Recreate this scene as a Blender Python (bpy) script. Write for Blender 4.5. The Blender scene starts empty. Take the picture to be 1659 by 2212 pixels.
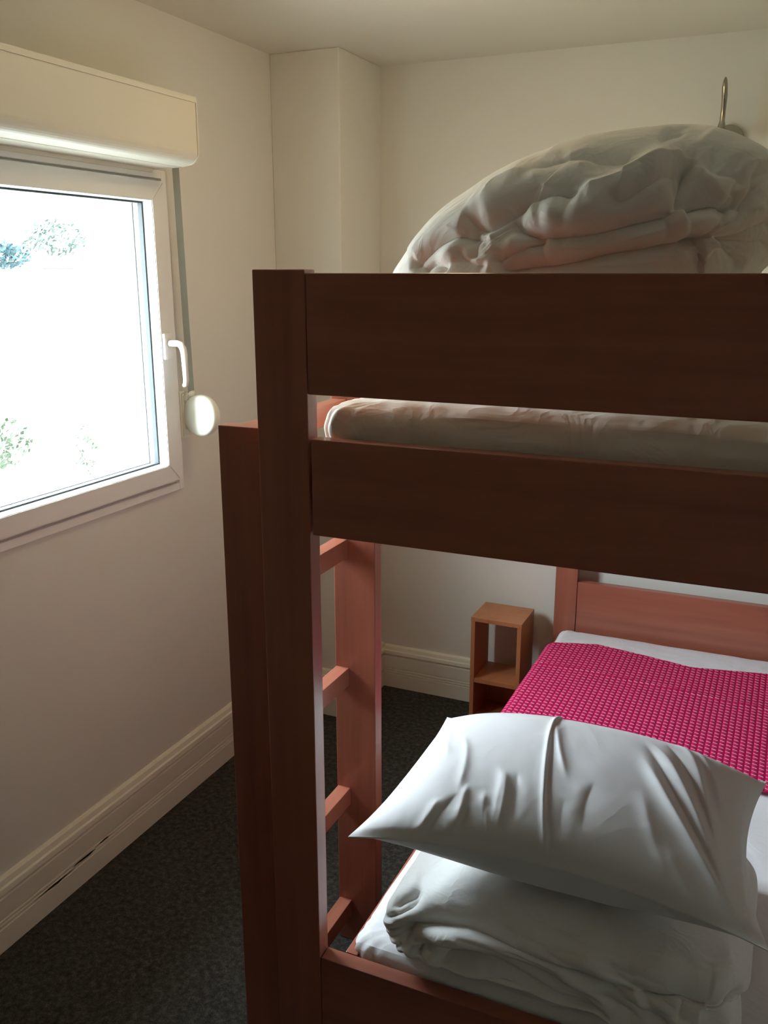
import bpy, bmesh, math, random
import numpy as np
from mathutils import Vector, Matrix

random.seed(7)
SC = bpy.context.scene
COL = SC.collection

# ------------------------------------------------------------------ camera
F_PX = 1957.0
EYE = np.array([0.0, 0.0, 1.75])
CAM = np.array([[0.912837, 0.408323, -0.001063],      # right
                [0.104492, -0.236115, -0.966090],     # down
                [-0.394728, 0.881772, -0.258201]])    # forward
cam_data = bpy.data.cameras.new('camera')
cam = bpy.data.objects.new('camera', cam_data)
COL.objects.link(cam)
cam_data.sensor_fit = 'HORIZONTAL'
cam_data.sensor_width = 36.0
cam_data.lens = 36.0 * F_PX / 1659.0
cam_data.clip_start = 0.02
cam_data.clip_end = 200
cam.matrix_world = Matrix(((CAM[0][0], -CAM[1][0], -CAM[2][0], EYE[0]),
                           (CAM[0][1], -CAM[1][1], -CAM[2][1], EYE[1]),
                           (CAM[0][2], -CAM[1][2], -CAM[2][2], EYE[2]),
                           (0, 0, 0, 1)))
SC.camera = cam

# ------------------------------------------------------------------ world / exposure / lights
EXPOSURE = 0.0
SKY = 54.0
LAMP_W = 27.0
SC.view_settings.view_transform = 'Standard'
SC.view_settings.look = 'None'
SC.view_settings.exposure = EXPOSURE
SC.view_settings.gamma = 1.0
SC.view_settings.use_curve_mapping = False
SC.cycles.max_bounces = 14
SC.cycles.diffuse_bounces = 8
SC.cycles.sample_clamp_indirect = 6.0
SC.cycles.caustics_reflective = False
SC.cycles.caustics_refractive = False

world = bpy.data.worlds.new('overcast_sky')
SC.world = world
world.use_nodes = True
wn, wl = world.node_tree.nodes, world.node_tree.links
wn.clear()
w_out = wn.new('ShaderNodeOutputWorld')
w_bg = wn.new('ShaderNodeBackground')
w_tc = wn.new('ShaderNodeTexCoord')
w_sep = wn.new('ShaderNodeSeparateXYZ')
w_map = wn.new('ShaderNodeMapRange')
w_mix = wn.new('ShaderNodeMix')
w_mix.data_type = 'RGBA'
w_map.inputs['From Min'].default_value = -0.12
w_map.inputs['From Max'].default_value = 0.25
wl.new(w_tc.outputs['Generated'], w_sep.inputs[0])
wl.new(w_sep.outputs['Z'], w_map.inputs['Value'])
wl.new(w_map.outputs[0], w_mix.inputs['Factor'])
w_mix.inputs[6].default_value = (0.62, 0.64, 0.56, 1)
w_mix.inputs[7].default_value = (0.80, 0.90, 1.0, 1)
wl.new(w_mix.outputs[2], w_bg.inputs['Color'])
w_bg.inputs['Strength'].default_value = SKY
wl.new(w_bg.outputs[0], w_out.inputs[0])

# daylight portal in the window opening (only guides the sampling of the sky)
pd = bpy.data.lights.new('window_portal', 'AREA')
pd.shape = 'RECTANGLE'
pd.size, pd.size_y = 0.94, 0.87
pd.cycles.is_portal = True
po = bpy.data.objects.new('window_portal', pd)
COL.objects.link(po)
po.location = (-1.86, 1.895, 1.55)
po.rotation_euler = (0, -math.pi / 2, 0)


# ------------------------------------------------------------------ measuring helpers
def ray(u, v):
    return CAM.T @ np.array([(u - 829.5) / F_PX, (v - 1106.0) / F_PX, 1.0])


def on(u, v, axis, val):
    """the point of the plane axis = val seen at a given place of the photograph"""
    d = ray(u, v)
    return EYE + (val - EYE[axis]) / d[axis] * d


def on_plane(u, v, p0, n):
    d = ray(u, v)
    return EYE + np.dot(np.array(p0) - EYE, n) / np.dot(d, n) * d


# ------------------------------------------------------------------ materials
def mat(name, color, rough=0.5, metal=0.0, spec=0.5, coat=0.0, sheen=0.0):
    m = bpy.data.materials.new(name)
    m.use_nodes = True
    b = m.node_tree.nodes['Principled BSDF']
    b.inputs['Base Color'].default_value = (*color, 1)
    b.inputs['Roughness'].default_value = rough
    b.inputs['Metallic'].default_value = metal
    b.inputs['Specular IOR Level'].default_value = spec
    b.inputs['Coat Weight'].default_value = coat
    b.inputs['Sheen Weight'].default_value = sheen
    return m, m.node_tree.nodes, m.node_tree.links, b


def ramp(nodes, stops):
    r = nodes.new('ShaderNodeValToRGB')
    while len(r.color_ramp.elements) < len(stops):
        r.color_ramp.elements.new(0.5)
    for e, (p, c) in zip(r.color_ramp.elements, stops):
        e.position = p
        e.color = (*c, 1)
    return r


def noise(nodes, links, scale, detail=4, rough=0.5, coord='Object', stretch=None):
    tc = nodes.new('ShaderNodeTexCoord')
    mp = nodes.new('ShaderNodeMapping')
    if stretch:
        mp.inputs['Scale'].default_value = stretch
    n = nodes.new('ShaderNodeTexNoise')
    n.inputs['Scale'].default_value = scale
    n.inputs['Detail'].default_value = detail
    n.inputs['Roughness'].default_value = rough
    links.new(tc.outputs[coord], mp.inputs[0])
    links.new(mp.outputs[0], n.inputs['Vector'])
    return n


def add_bump(nodes, links, bsdf, src, strength, dist=0.002):
    bp = nodes.new('ShaderNodeBump')
    bp.inputs['Strength'].default_value = strength
    bp.inputs['Distance'].default_value = dist
    links.new(src, bp.inputs['Height'])
    links.new(bp.outputs[0], bsdf.inputs['Normal'])
    return bp


def wood(name, c_dark, c_mid, c_light, axis, rough=0.30, scale=1.0):
    m, n, l, b = mat(name, c_mid, rough, spec=0.6)
    st = [26.0, 26.0, 26.0]
    st[axis] = 1.3
    st = [s * scale for s in st]
    g = noise(n, l, 1.0, 6, 0.62, stretch=st)
    st2 = [4.0, 4.0, 4.0]
    st2[axis] = 0.7
    g2 = noise(n, l, 1.6, 3, 0.5, stretch=st2)
    r = ramp(n, [(0.30, c_dark), (0.50, c_mid), (0.72, c_light)])
    mx = n.new('ShaderNodeMath')
    mx.operation = 'MULTIPLY_ADD'
    l.new(g.outputs['Fac'], mx.inputs[0])
    mx.inputs[1].default_value = 0.55
    md = n.new('ShaderNodeMath')
    md.operation = 'MULTIPLY'
    l.new(g2.outputs['Fac'], md.inputs[0])
    md.inputs[1].default_value = 0.45
    l.new(md.outputs[0], mx.inputs[2])
    l.new(mx.outputs[0], r.inputs[0])
    l.new(r.outputs[0], b.inputs['Base Color'])
    add_bump(n, l, b, g.outputs['Fac'], 0.12, 0.001)
    return m


RED = ((0.225, 0.068, 0.042), (0.330, 0.108, 0.065), (0.410, 0.145, 0.090))
WOOD_X = wood('red_stained_beech_x', *RED, 0)
WOOD_Y = wood('red_stained_beech_y', *RED, 1)
WOOD_Z = wood('red_stained_beech_z', *RED, 2)
SHELF_Z = wood('orange_beech_veneer', (0.30, 0.105, 0.040), (0.40, 0.150, 0.060), (0.46, 0.185, 0.080), 2, 0.42)

WALL, n_, l_, b_ = mat('cream_wall_paint', (0.700, 0.685, 0.625), 0.62, spec=0.3)
w1 = noise(n_, l_, 140, 3, 0.6)
add_bump(n_, l_, b_, w1.outputs['Fac'], 0.10, 0.0006)
CEIL, n_, l_, b_ = mat('off_white_ceiling_paint', (0.720, 0.690, 0.600), 0.7, spec=0.2)
TRIM, n_, l_, b_ = mat('cream_gloss_trim_paint', (0.740, 0.715, 0.610), 0.38, spec=0.5)
DARKWALL = mat('darkened_unseen_wall', (0.31, 0.28, 0.23), 0.6)[0]  # unseen wall behind the camera, darkened to cut bounce light on the bed front
CHIP = mat('chipped_paint', (0.86, 0.84, 0.76), 0.5)[0]

CARPET, n_, l_, b_ = mat('charcoal_carpet', (0.060, 0.058, 0.050), 0.95, spec=0.1)
c1 = noise(n_, l_, 330, 3, 0.75)
c2 = noise(n_, l_, 60, 3, 0.7)
cm = n_.new('ShaderNodeMath')
cm.operation = 'MULTIPLY'
l_.new(c1.outputs['Fac'], cm.inputs[0])
l_.new(c2.outputs['Fac'], cm.inputs[1])
cr = ramp(n_, [(0.12, (0.022, 0.021, 0.018)), (0.25, (0.056, 0.054, 0.046)), (0.42, (0.135, 0.130, 0.112))])
l_.new(cm.outputs[0], cr.inputs[0])
l_.new(cr.outputs[0], b_.inputs['Base Color'])
add_bump(n_, l_, b_, c1.outputs['Fac'], 0.9, 0.006)

PVC = mat('white_window_plastic', (0.78, 0.78, 0.76), 0.30, spec=0.5)[0]
CREAM_PVC = mat('cream_shutter_box_plastic', (0.70, 0.67, 0.57), 0.42, spec=0.5)[0]
GASKET = mat('dark_grey_rubber_gasket', (0.020, 0.030, 0.036), 0.6)[0]
STRAP = mat('grey_woven_strap', (0.27, 0.28, 0.24), 0.85)[0]
WINDER = mat('ivory_plastic', (0.83, 0.84, 0.73), 0.30, spec=0.5)[0]
CHROME = mat('brushed_chrome', (0.42, 0.40, 0.34), 0.22, metal=1.0)[0]
OPAL = bpy.data.materials.new('opal_lamp_glass')
OPAL.use_nodes = True
ob = OPAL.node_tree.nodes['Principled BSDF']
ob.inputs['Base Color'].default_value = (0.9, 0.85, 0.7, 1)
ob.inputs['Emission Color'].default_value = (1.0, 0.72, 0.38, 1)
ob.inputs['Emission Strength'].default_value = LAMP_W

GLASS = bpy.data.materials.new('clear_window_glass')
GLASS.use_nodes = True
gn, gl = GLASS.node_tree.nodes, GLASS.node_tree.links
gn.clear()
go = gn.new('ShaderNodeOutputMaterial')
gm = gn.new('ShaderNodeMixShader')
gt = gn.new('ShaderNodeBsdfTransparent')
gt.inputs[0].default_value = (0.96, 0.98, 0.97, 1)
gg = gn.new('ShaderNodeBsdfGlossy')
gg.inputs['Roughness'].default_value = 0.01
gf = gn.new('ShaderNodeLayerWeight')
gf.inputs[0].default_value = 0.10
gk = gn.new('ShaderNodeMath')
gk.operation = 'MULTIPLY_ADD'
gl.new(gf.outputs['Facing'], gk.inputs[0])
gk.inputs[1].default_value = 0.25
gk.inputs[2].default_value = 0.02
gl.new(gk.outputs[0], gm.inputs[0])
gl.new(gt.outputs[0], gm.inputs[1])
gl.new(gg.outputs[0], gm.inputs[2])
gl.new(gm.outputs[0], go.inputs[0])


def linen(name, color, wrinkle=0.25, scale=9.0, stretch=(1, 1, 1), weave=True):
    m, n, l, b = mat(name, color, 0.82, spec=0.18, sheen=0.15)
    a = noise(n, l, scale, 3, 0.5, stretch=stretch)
    a.inputs['Distortion'].default_value = 1.2
    sub = n.new('ShaderNodeMath')
    sub.operation = 'SUBTRACT'
    l.new(a.outputs['Fac'], sub.inputs[0])
    sub.inputs[1].default_value = 0.5
    ab = n.new('ShaderNodeMath')
    ab.operation = 'ABSOLUTE'
    l.new(sub.outputs[0], ab.inputs[0])
    c = noise(n, l, scale * 0.6, 4, 0.5, stretch=stretch)
    mx = n.new('ShaderNodeMath')
    mx.operation = 'MULTIPLY_ADD'
    l.new(ab.outputs[0], mx.inputs[0])
    mx.inputs[1].default_value = -1.1
    l.new(c.outputs['Fac'], mx.inputs[2])
    add_bump(n, l, b, mx.outputs[0], wrinkle, 0.020)
    return m


SHEET = linen('white_cotton_sheet', (0.80, 0.80, 0.82), 0.30, 7.0)
SHEET_UP = linen('cream_cotton_sheet', (0.82, 0.78, 0.68), 0.45, 8.0)
PILLOWCASE = linen('white_cotton_pillowcase', (0.80, 0.80, 0.80), 0.16, 6.0)
DUVETCOVER = linen('white_cotton_duvet_cover', (0.85, 0.84, 0.79), 0.30, 11.0)
DUVETCOVER_LOW = linen('white_cotton_duvet_cover_lower', (0.78, 0.78, 0.76), 0.34, 11.0)
LABEL = mat('white_care_label', (0.8, 0.8, 0.78), 0.6)[0]


def waffle():
    m, n, l, b = mat('crimson_waffle_weave', (0.60, 0.02, 0.12), 0.85, spec=0.15)
    tc = n.new('ShaderNodeTexCoord')
    uv = n.new('ShaderNodeSeparateXYZ')
    l.new(tc.outputs['UV'], uv.inputs[0])

    def M(op, a, bb=None, c=None):
        k = n.new('ShaderNodeMath')
        k.operation = op
        for i, x in enumerate((a, bb, c)):
            if x is None:
                continue
            if isinstance(x, (int, float)):
                k.inputs[i].default_value = x
            else:
                l.new(x, k.inputs[i])
        return k.outputs[0]
    cu = M('MULTIPLY', uv.outputs['X'], 1 / 0.0180)
    cv = M('MULTIPLY', uv.outputs['Y'], 1 / 0.0195)
    fu = M('FRACT', cu)
    fv = M('FRACT', M('ADD', cv, M('MULTIPLY', fu, 0.30)))
    # pale slanted stitch at the low end of every cell
    s1 = M('LESS_THAN', fv, 0.24)
    s2 = M('LESS_THAN', M('ABSOLUTE', M('SUBTRACT', fu, 0.40)), 0.34)
    stitch = M('MULTIPLY', s1, s2)
    d1 = M('LESS_THAN', M('ABSOLUTE', M('SUBTRACT', fv, 0.36)), 0.10)
    d2 = M('LESS_THAN', M('ABSOLUTE', M('SUBTRACT', fu, 0.55)), 0.30)
    dark = M('MULTIPLY', d1, d2)
    gap = M('GREATER_THAN', fu, 0.90)
    nz = n.new('ShaderNodeTexNoise')
    nz.inputs['Scale'].default_value = 900
    l.new(tc.outputs['UV'], nz.inputs['Vector'])
    base = n.new('ShaderNodeMix')
    base.data_type = 'RGBA'
    l.new(nz.outputs['Fac'], base.inputs[0])
    base.inputs[6].default_value = (0.48, 0.006, 0.075, 1)
    base.inputs[7].default_value = (0.66, 0.018, 0.13, 1)
    cur = base.outputs[2]
    for f, c in ((M('MULTIPLY', gap, 0.75), (0.25, 0.003, 0.05, 1)), (M('MULTIPLY', dark, 0.75), (0.16, 0.01, 0.08, 1)), (M('MULTIPLY', stitch, 0.85), (0.85, 0.32, 0.42, 1))):
        x = n.new('ShaderNodeMix')
        x.data_type = 'RGBA'
        l.new(f, x.inputs[0])
        l.new(cur, x.inputs[6])
        x.inputs[7].default_value = c
        cur = x.outputs[2]
    l.new(cur, b.inputs['Base Color'])
    hu = M('ABSOLUTE', M('SUBTRACT', fu, 0.45))
    hv = M('ABSOLUTE', M('SUBTRACT', fv, 0.5))
    h = M('SUBTRACT', 1.0, M('MAXIMUM', hu, M('MULTIPLY', hv, 0.6)))
    add_bump(n, l, b, h, 0.7, 0.006)
    return m


WAFFLE = waffle()


# ------------------------------------------------------------------ object helpers
def loc_of(o):
    p = Vector((0, 0, 0))
    while o is not None:
        p += o.location
        o = o.parent
    return p


def obj(name, bm, m, parent=None, origin=None, smooth=False, angle=None):
    """links bm (in room coordinates) as one mesh object whose origin is its parent's or the given one"""
    off = loc_of(parent) if parent else Vector(origin or (0, 0, 0))
    bmesh.ops.translate(bm, verts=bm.verts, vec=-off)
    me = bpy.data.meshes.new(name)
    bm.to_mesh(me)
    bm.free()
    for p in me.polygons:
        p.use_smooth = smooth
    o = bpy.data.objects.new(name, me)
    COL.objects.link(o)
    for mm in (m if isinstance(m, (list, tuple)) else [m]):
        me.materials.append(mm)
    if parent:
        o.parent = parent
    else:
        o.location = off
    return o


def np_obj(name, V, Fc, m, parent=None, origin=None, smooth=True, uvs=None):
    off = loc_of(parent) if parent else Vector(origin or (0, 0, 0))
    V = np.asarray(V, float) - np.array(off)
    me = bpy.data.meshes.new(name)
    me.from_pydata([tuple(p) for p in V], [], [tuple(int(i) for i in f) for f in Fc])
    me.update()
    me.polygons.foreach_set('use_smooth', [smooth] * len(me.polygons))
    if uvs is not None:
        ul = me.uv_layers.new(name='UVMap')
        idx = np.zeros(len(me.loops), dtype=np.int32)
        me.loops.foreach_get('vertex_index', idx)
        ul.data.foreach_set('uv', np.asarray(uvs, float)[idx].ravel())
    o = bpy.data.objects.new(name, me)
    COL.objects.link(o)
    me.materials.append(m)
    if parent:
        o.parent = parent
    else:
        o.location = off
    return o


def thing(name, label, cat, loc=(0, 0, 0), group=None):
    o = bpy.data.objects.new(name, None)
    COL.objects.link(o)
    o.location = loc
    o.empty_display_size = 0.05
    o['label'] = label
    o['category'] = cat
    if group:
        o['group'] = group
    return o


def tag(o, label, cat, group=None):
    o['label'] = label
    o['category'] = cat
    if group:
        o['group'] = group
    return o


def struct(o):
    o['kind'] = 'structure'
    return o


def box(x0, x1, y0, y1, z0, z1, bev=0.0, seg=2, bm=None):
    new = bmesh.new()
    bmesh.ops.create_cube(new, size=1.0)
    for v in new.verts:
        v.co = Vector(((x0 + x1) / 2 + v.co.x * (x1 - x0), (y0 + y1) / 2 + v.co.y * (y1 - y0), (z0 + z1) / 2 + v.co.z * (z1 - z0)))
    if bev:
        bmesh.ops.bevel(new, geom=list(new.edges), offset=bev, segments=seg, profile=0.6, affect='EDGES', clamp_overlap=True)
    if bm is None:
        return new
    me = bpy.data.meshes.new('t')
    new.to_mesh(me)
    new.free()
    bm.from_mesh(me)
    bpy.data.meshes.remove(me)
    return bm


def prism(profile, axis, a, b, bm=None):
    """profile: 2-D points in the two other axes (in xyz order), swept from a to b along axis"""
    bm = bm or bmesh.new()
    ring = []
    for t in (a, b):
        r = []
        for p, q in profile:
            c = [p, q]
            c.insert(axis, t)
            r.append(bm.verts.new(c))
        ring.append(r)
    n = len(profile)
    bm.faces.new(ring[0])
    bm.faces.new(list(reversed(ring[1])))
    for i in range(n):
        bm.faces.new((ring[0][i], ring[1][i], ring[1][(i + 1) % n], ring[0][(i + 1) % n]))
    bmesh.ops.recalc_face_normals(bm, faces=bm.faces)
    return bm


def tube(pts, rad, seg=12, bm=None, squash=None):
    """round bar along points, radius may be a list"""
    bm = bm or bmesh.new()
    P = [Vector(p) for p in pts]
    R = rad if isinstance(rad, (list, tuple)) else [rad] * len(P)
    rings = []
    up = Vector((0, 0, 1))
    prev = None
    for i, p in enumerate(P):
        d = (P[min(i + 1, len(P) - 1)] - P[max(i - 1, 0)]).normalized()
        s = d.cross(up if prev is None else prev)
        if s.length < 1e-4:
            s = d.cross(Vector((0, 1, 0)))
        s.normalize()
        t = s.cross(d).normalized()
        prev = t
        rings.append([bm.verts.new(p + (s * math.cos(k / seg * math.tau) + t * math.sin(k / seg * math.tau) * (squash or 1)) * R[i]) for k in range(seg)])
    for a, b in zip(rings, rings[1:]):
        for k in range(seg):
            bm.faces.new((a[k], a[(k + 1) % seg], b[(k + 1) % seg], b[k]))
    bm.faces.new(list(reversed(rings[0])))
    bm.faces.new(rings[-1])
    bmesh.ops.recalc_face_normals(bm, faces=bm.faces)
    return bm


def lathe(profile, origin, axis, seg=40, bm=None):
    """profile: (radius, height) along axis from origin"""
    bm = bm or bmesh.new()
    ax = Vector(axis).normalized()
    s = ax.orthogonal().normalized()
    t = ax.cross(s)
    rings = []
    for r, h in profile:
        c = Vector(origin) + ax * h
        if r < 1e-6:
            rings.append([bm.verts.new(c)])
        else:
            rings.append([bm.verts.new(c + (s * math.cos(k / seg * math.tau) + t * math.sin(k / seg * math.tau)) * r) for k in range(seg)])
    for a, b in zip(rings, rings[1:]):
        for k in range(seg):
            k2 = (k + 1) % seg
            if len(a) == 1 and len(b) == 1:
                continue
            if len(a) == 1:
                bm.faces.new((a[0], b[k], b[k2]))
            elif len(b) == 1:
                bm.faces.new((a[k], b[0], a[k2]))
            else:
                bm.faces.new((a[k], b[k], b[k2], a[k2]))
    bmesh.ops.recalc_face_normals(bm, faces=bm.faces)
    return bm


# ------------------------------------------------------------------ the room
XL, YB, ZC = -1.77, 3.325, 2.473       # left wall, back wall, ceiling
XR, YF = 1.15, -1.25                   # unseen right wall and the wall behind the camera
WY0, WY1, WZ0, WZ1 = 1.455, 2.335, 1.072, 2.03   # window opening in the left wall
T = 0.28
struct(obj('floor', box(XL - T, XR + T, YF - T, YB + T, -0.10, 0.0), CARPET))
struct(obj('ceiling', box(XL - T, XR + T, YF - T, YB + T, ZC, ZC + 0.12), CEIL))
bm = box(XL - T, XL, YF - T, WY0, 0, ZC)
box(XL - T, XL, WY1, YB + T, 0, ZC, bm=bm)
box(XL - T, XL, WY0, WY1, 0, WZ0, bm=bm)
box(XL - T, XL, WY0, WY1, WZ1, ZC, bm=bm)
struct(obj('wall_left', bm, WALL))
struct(obj('wall_back', box(XL, XR, YB, YB + T, 0, ZC), WALL))
struct(obj('wall_right', box(XR, XR + T, YF - T, YB + T, 0, ZC), WALL))
struct(obj('wall_front', box(XL, XR, YF - T, YF, 0, ZC), DARKWALL))
PX, PY = -1.500, 2.983                 # boxed-out corner
struct(obj('wall_corner', box(XL, PX, PY, YB, 0, ZC, 0.004), WALL))


def skirting(t):
    """profile (distance off the wall, height) of the moulded skirting board"""
    h, d = t, 0.020
    z = lambda f: h * (1 - f)
    g = 0.0045
    return [(0, 0), (d, 0), (d, z(.68)), (d - g, z(.665)), (d, z(.65)), (d, z(.62)), (d - g, z(.605)), (d, z(.59)), (d, z(.56)), (d - g, z(.545)),
            (d, z(.53)), (d, z(.26)), (d - 0.006, z(.245)), (d - 0.006, z(.215)), (d + 0.003, z(.19)), (d + 0.001, z(.12)), (d - 0.004, z(.10)), (d - 0.008, z(.03)), (0.006, z(0)), (0, z(0))]


struct(obj('baseboard_left', prism([(XL + a, b) for a, b in skirting(.203)], 1, YF, PY), TRIM))
struct(obj('baseboard_back', prism([(YB - a, b) for a, b in skirting(.190)], 0, PX + 0.02, XR), TRIM))
bm = prism([(PY - a, b) for a, b in skirting(.196)], 0, XL, PX + 0.02)
prism([(PX + a, b) for a, b in skirting(.196)], 1, PY - 0.015, YB, bm=bm)
struct(obj('baseboard_corner', bm, TRIM))
# flaked paint along the grooves of the left skirting board
bm = bmesh.new()
rr = random.Random(3)
for (ya, yb, z0) in ((1.56, 1.70, 0.074), (1.70, 1.80, 0.081), (1.81, 1.86, 0.088)):
    k = 14
    up, lo = [], []
    for i in range(k + 1):
        y = ya + (yb - ya) * i / k
        e = math.sin(math.pi * i / k)
        up.append(bm.verts.new((XL + 0.0212, y, z0 + e * rr.uniform(0.001, 0.004))))
        lo.append(bm.verts.new((XL + 0.0212, y, z0 - e * rr.uniform(0.001, 0.005) - 0.0003)))
    for i in range(k):
        bm.faces.new((lo[i], lo[i + 1], up[i + 1], up[i]))
bmesh.ops.solidify(bm, geom=list(bm.faces), thickness=-0.0008)
bmesh.ops.recalc_face_normals(bm, faces=bm.faces)
o = obj('flaked_paint', bm, CHIP)
o.parent = bpy.data.objects['baseboard_left']

# ------------------------------------------------------------------ window
win = bpy.data.objects.new('window_1', None)
COL.objects.link(win)
win.location = (XL, (WY0 + WY1) / 2, WZ0)
struct(win)


def rect_frame(x0, x1, y0, y1, z0, z1, w, bm=None, bev=0.002):
    bm = box(x0, x1, y0, y0 + w, z0, z1, bev, bm=bm)
    box(x0, x1, y1 - w, y1, z0, z1, bev, bm=bm)
    box(x0, x1, y0 + w, y1 - w, z0, z0 + w, bev, bm=bm)
    box(x0, x1, y0 + w, y1 - w, z1 - w, z1, bev, bm=bm)
    return bm


bm = rect_frame(-1.845, -1.757, WY0 - 0.008, WY1 + 0.008, WZ0 - 0.004, 2.034, 0.024)
rect_frame(-1.850, -1.774, WY0, WY1, WZ0, 2.03, 0.062, bm=bm)
obj('window_frame', bm, PVC, win)
# the opening casement: mitred rails, bevelled glazing bead, gasket, pane
SY0, SY1, SZ0, SZ1 = WY0 + 0.028, 2.311, 1.104, 2.002
SW = 0.056
bm = bmesh.new()


def mitred(bm, x0, x1, y0, y1, z0, z1, w, xin0=None, xin1=None):
    """four mitred rails; the inner edge may sit deeper (bevelled bead)"""
    xin0 = x0 if xin0 is None else xin0
    xin1 = x1 if xin1 is None else xin1
    O = [(y0, z0), (y1, z0), (y1, z1), (y0, z1)]
    I = [(y0 + w, z0 + w), (y1 - w, z0 + w), (y1 - w, z1 - w), (y0 + w, z1 - w)]
    for k in range(4):
        a, b = k, (k + 1) % 4
        q = [(O[a], I[a]), (O[b], I[b])]
        vs = []
        for (oo, ii) in q:
            vs.append([bm.verts.new((x0, *oo)), bm.verts.new((x1, *oo)), bm.verts.new((xin1, *ii)), bm.verts.new((xin0, *ii))])
        A, B = vs
        bm.faces.new(A)
        bm.faces.new(list(reversed(B)))
        for i in range(4):
            j = (i + 1) % 4
            bm.faces.new((A[i], B[i], B[j], A[j]))
    bmesh.ops.recalc_face_normals(bm, faces=bm.faces)
    return bm


mitred(bm, -1.812, -1.745, SY0, SY1, SZ0, SZ1, SW)
bmesh.ops.bevel(bm, geom=[e for e in bm.edges if e.calc_face_angle(0) > 1.2], offset=0.0022, segments=2, affect='EDGES', clamp_overlap=True)
sash = obj('window_sash', bm, PVC, win)
gy0, gy1, gz0, gz1 = SY0 + SW, SY1 - SW, SZ0 + SW, SZ1 - SW
bm = mitred(bmesh.new(), -1.779, -1.7475, gy0 - 0.001, gy1 + 0.001, gz0 - 0.001, gz1 + 0.001, 0.0035, xin0=-1.779, xin1=-1.766)
obj('glazing_bead', bm, PVC, sash)
bm = mitred(bmesh.new(), -1.7935, -1.7785, gy0 - 0.002, gy1 + 0.002, gz0 - 0.002, gz1 + 0.002, 0.0095)
obj('gasket', bm, GASKET, sash)
obj('glass_pane', box(-1.7895, -1.7855, gy0 - 0.004, gy1 + 0.004, gz0 - 0.004, gz1 + 0.004), GLASS, sash)
bm = mitred(bmesh.new(), -1.815, -1.791, gy0 - 0.002, gy1 + 0.002, gz0 - 0.002, gz1 + 0.002, 0.004)
obj('spacer_bar', bm, PVC, sash)
obj('gasket', mitred(bmesh.new(), -1.8185, -1.8155, gy0 - 0.002, gy1 + 0.002, gz0 - 0.002, gz1 + 0.002, 0.0065), GASKET, sash)
# hinge knuckles and handle
hz = 1.535
bm = box(-1.745, -1.735, 2.260, 2.298, hz - 0.048, hz + 0.030, 0.003, 3)
hd = obj('handle', bm, PVC, win, smooth=False)
bm = tube([(-1.736, 2.279, hz), (-1.705, 2.279, hz + 0.001), (-1.692, 2.279, hz - 0.003), (-1.684, 2.279, hz - 0.014), (-1.681, 2.279, hz - 0.030),
           (-1.680, 2.279, hz - 0.075), (-1.679, 2.279, hz - 0.110), (-1.682, 2.279, hz - 0.122), (-1.690, 2.279, hz - 0.126)],
          [0.0095, 0.0095, 0.0100, 0.0105, 0.0100, 0.0088, 0.0085, 0.0085, 0.005], 14)
obj('handle_lever', bm, PVC, hd, smooth=True)

# ------------------------------------------------------------------ roller shutter box above the window
bx0, bx1, by1, bz0, bz1 = XL, -1.600, 2.285, 2.034, 2.213
sh = thing('roller_shutter_box', 'long cream shutter box on the wall above the window', 'shutter box', (XL, 1.5, bz0))
prof = [(bx0, bz1), (bx1 - 0.004, bz1), (bx1, bz1 - 0.004), (bx1, bz0 + 0.042)]
for k in range(9):
    a = k / 8 * math.pi / 2
    prof.append((bx1 - 0.034 + 0.034 * math.cos(a), bz0 + 0.040 - 0.034 * math.sin(a)))
prof += [(bx1 - 0.060, bz0 + 0.002), (bx1 - 0.064, bz0 + 0.010), (bx1 - 0.070, bz0 + 0.002), (bx0, bz0)]
bm = prism(prof, 1, 1.38, by1)
c = obj('box_cover', bm, CREAM_PVC, sh)
bm = prism([(a, b) for a, b in [(bx0, bz1 - 0.012), (bx1 + 0.0035, bz1 - 0.012), (bx1 + 0.0035, bz1 + 0.002), (bx0, bz1 + 0.002)]], 1, 1.375, by1 + 0.001)
obj('top_lip', bm, CREAM_PVC, sh)
cx, cz = (bx0 + bx1) / 2, (bz0 + bz1) / 2
endp = [(cx + (a - cx) * 1.012 + (0.002 if a > cx else 0), cz + (b - cz) * 1.012) for a, b in prof]
endp = [(max(a, XL), b) for a, b in endp]
obj('end_cap', prism(endp, 1, by1, by1 + 0.005), CREAM_PVC, sh)
bm = box(XL + 0.002, XL + 0.020, 1.39, by1 - 0.01, bz0 - 0.010, bz0 + 0.006, 0.002)
obj('guide_strip', bm, CREAM_PVC, sh)

# ------------------------------------------------------------------ shutter strap winder beside the window
wd = thing('shutter_strap_winder', 'round ivory shutter strap winder on the wall right of the window', 'strap winder', (XL, 2.375, 1.305))
nrm = Vector((-0.06, -1.0, 0.0)).normalized()
cen = Vector((-1.698, 2.352, 1.304))
bm = lathe([(0, 0.0015), (0.040, 0.0010), (0.056, -0.0015), (0.0625, -0.006), (0.0655, -0.013), (0.0655, -0.030), (0.063, -0.036), (0, -0.037)], cen, nrm, 64)
obj('winder_case', bm, WINDER, wd, smooth=True)
bm = tube([cen - nrm * 0.018 + Vector((-0.045, 0, 0.050)), cen - nrm * 0.018 + Vector((-0.050, 0, 0.066)), cen - nrm * 0.018 + Vector((-0.022, 0, 0.070))], [0.012, 0.011, 0.009], 10)
obj('strap_inlet', bm, WINDER, wd, smooth=True)
bm = box(XL, XL + 0.010, 2.352, 2.392, 1.228, 1.378, 0.003)
tube([(XL + 0.012, 2.362, 1.235), (XL + 0.012, 2.362, 1.371)], 0.006, 10, bm=bm)
box(XL + 0.008, XL + 0.030, 2.358, 2.380, 1.243, 1.259, 0.002, bm=bm)
box(XL + 0.008, XL + 0.030, 2.358, 2.380, 1.350, 1.366, 0.002, bm=bm)
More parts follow.
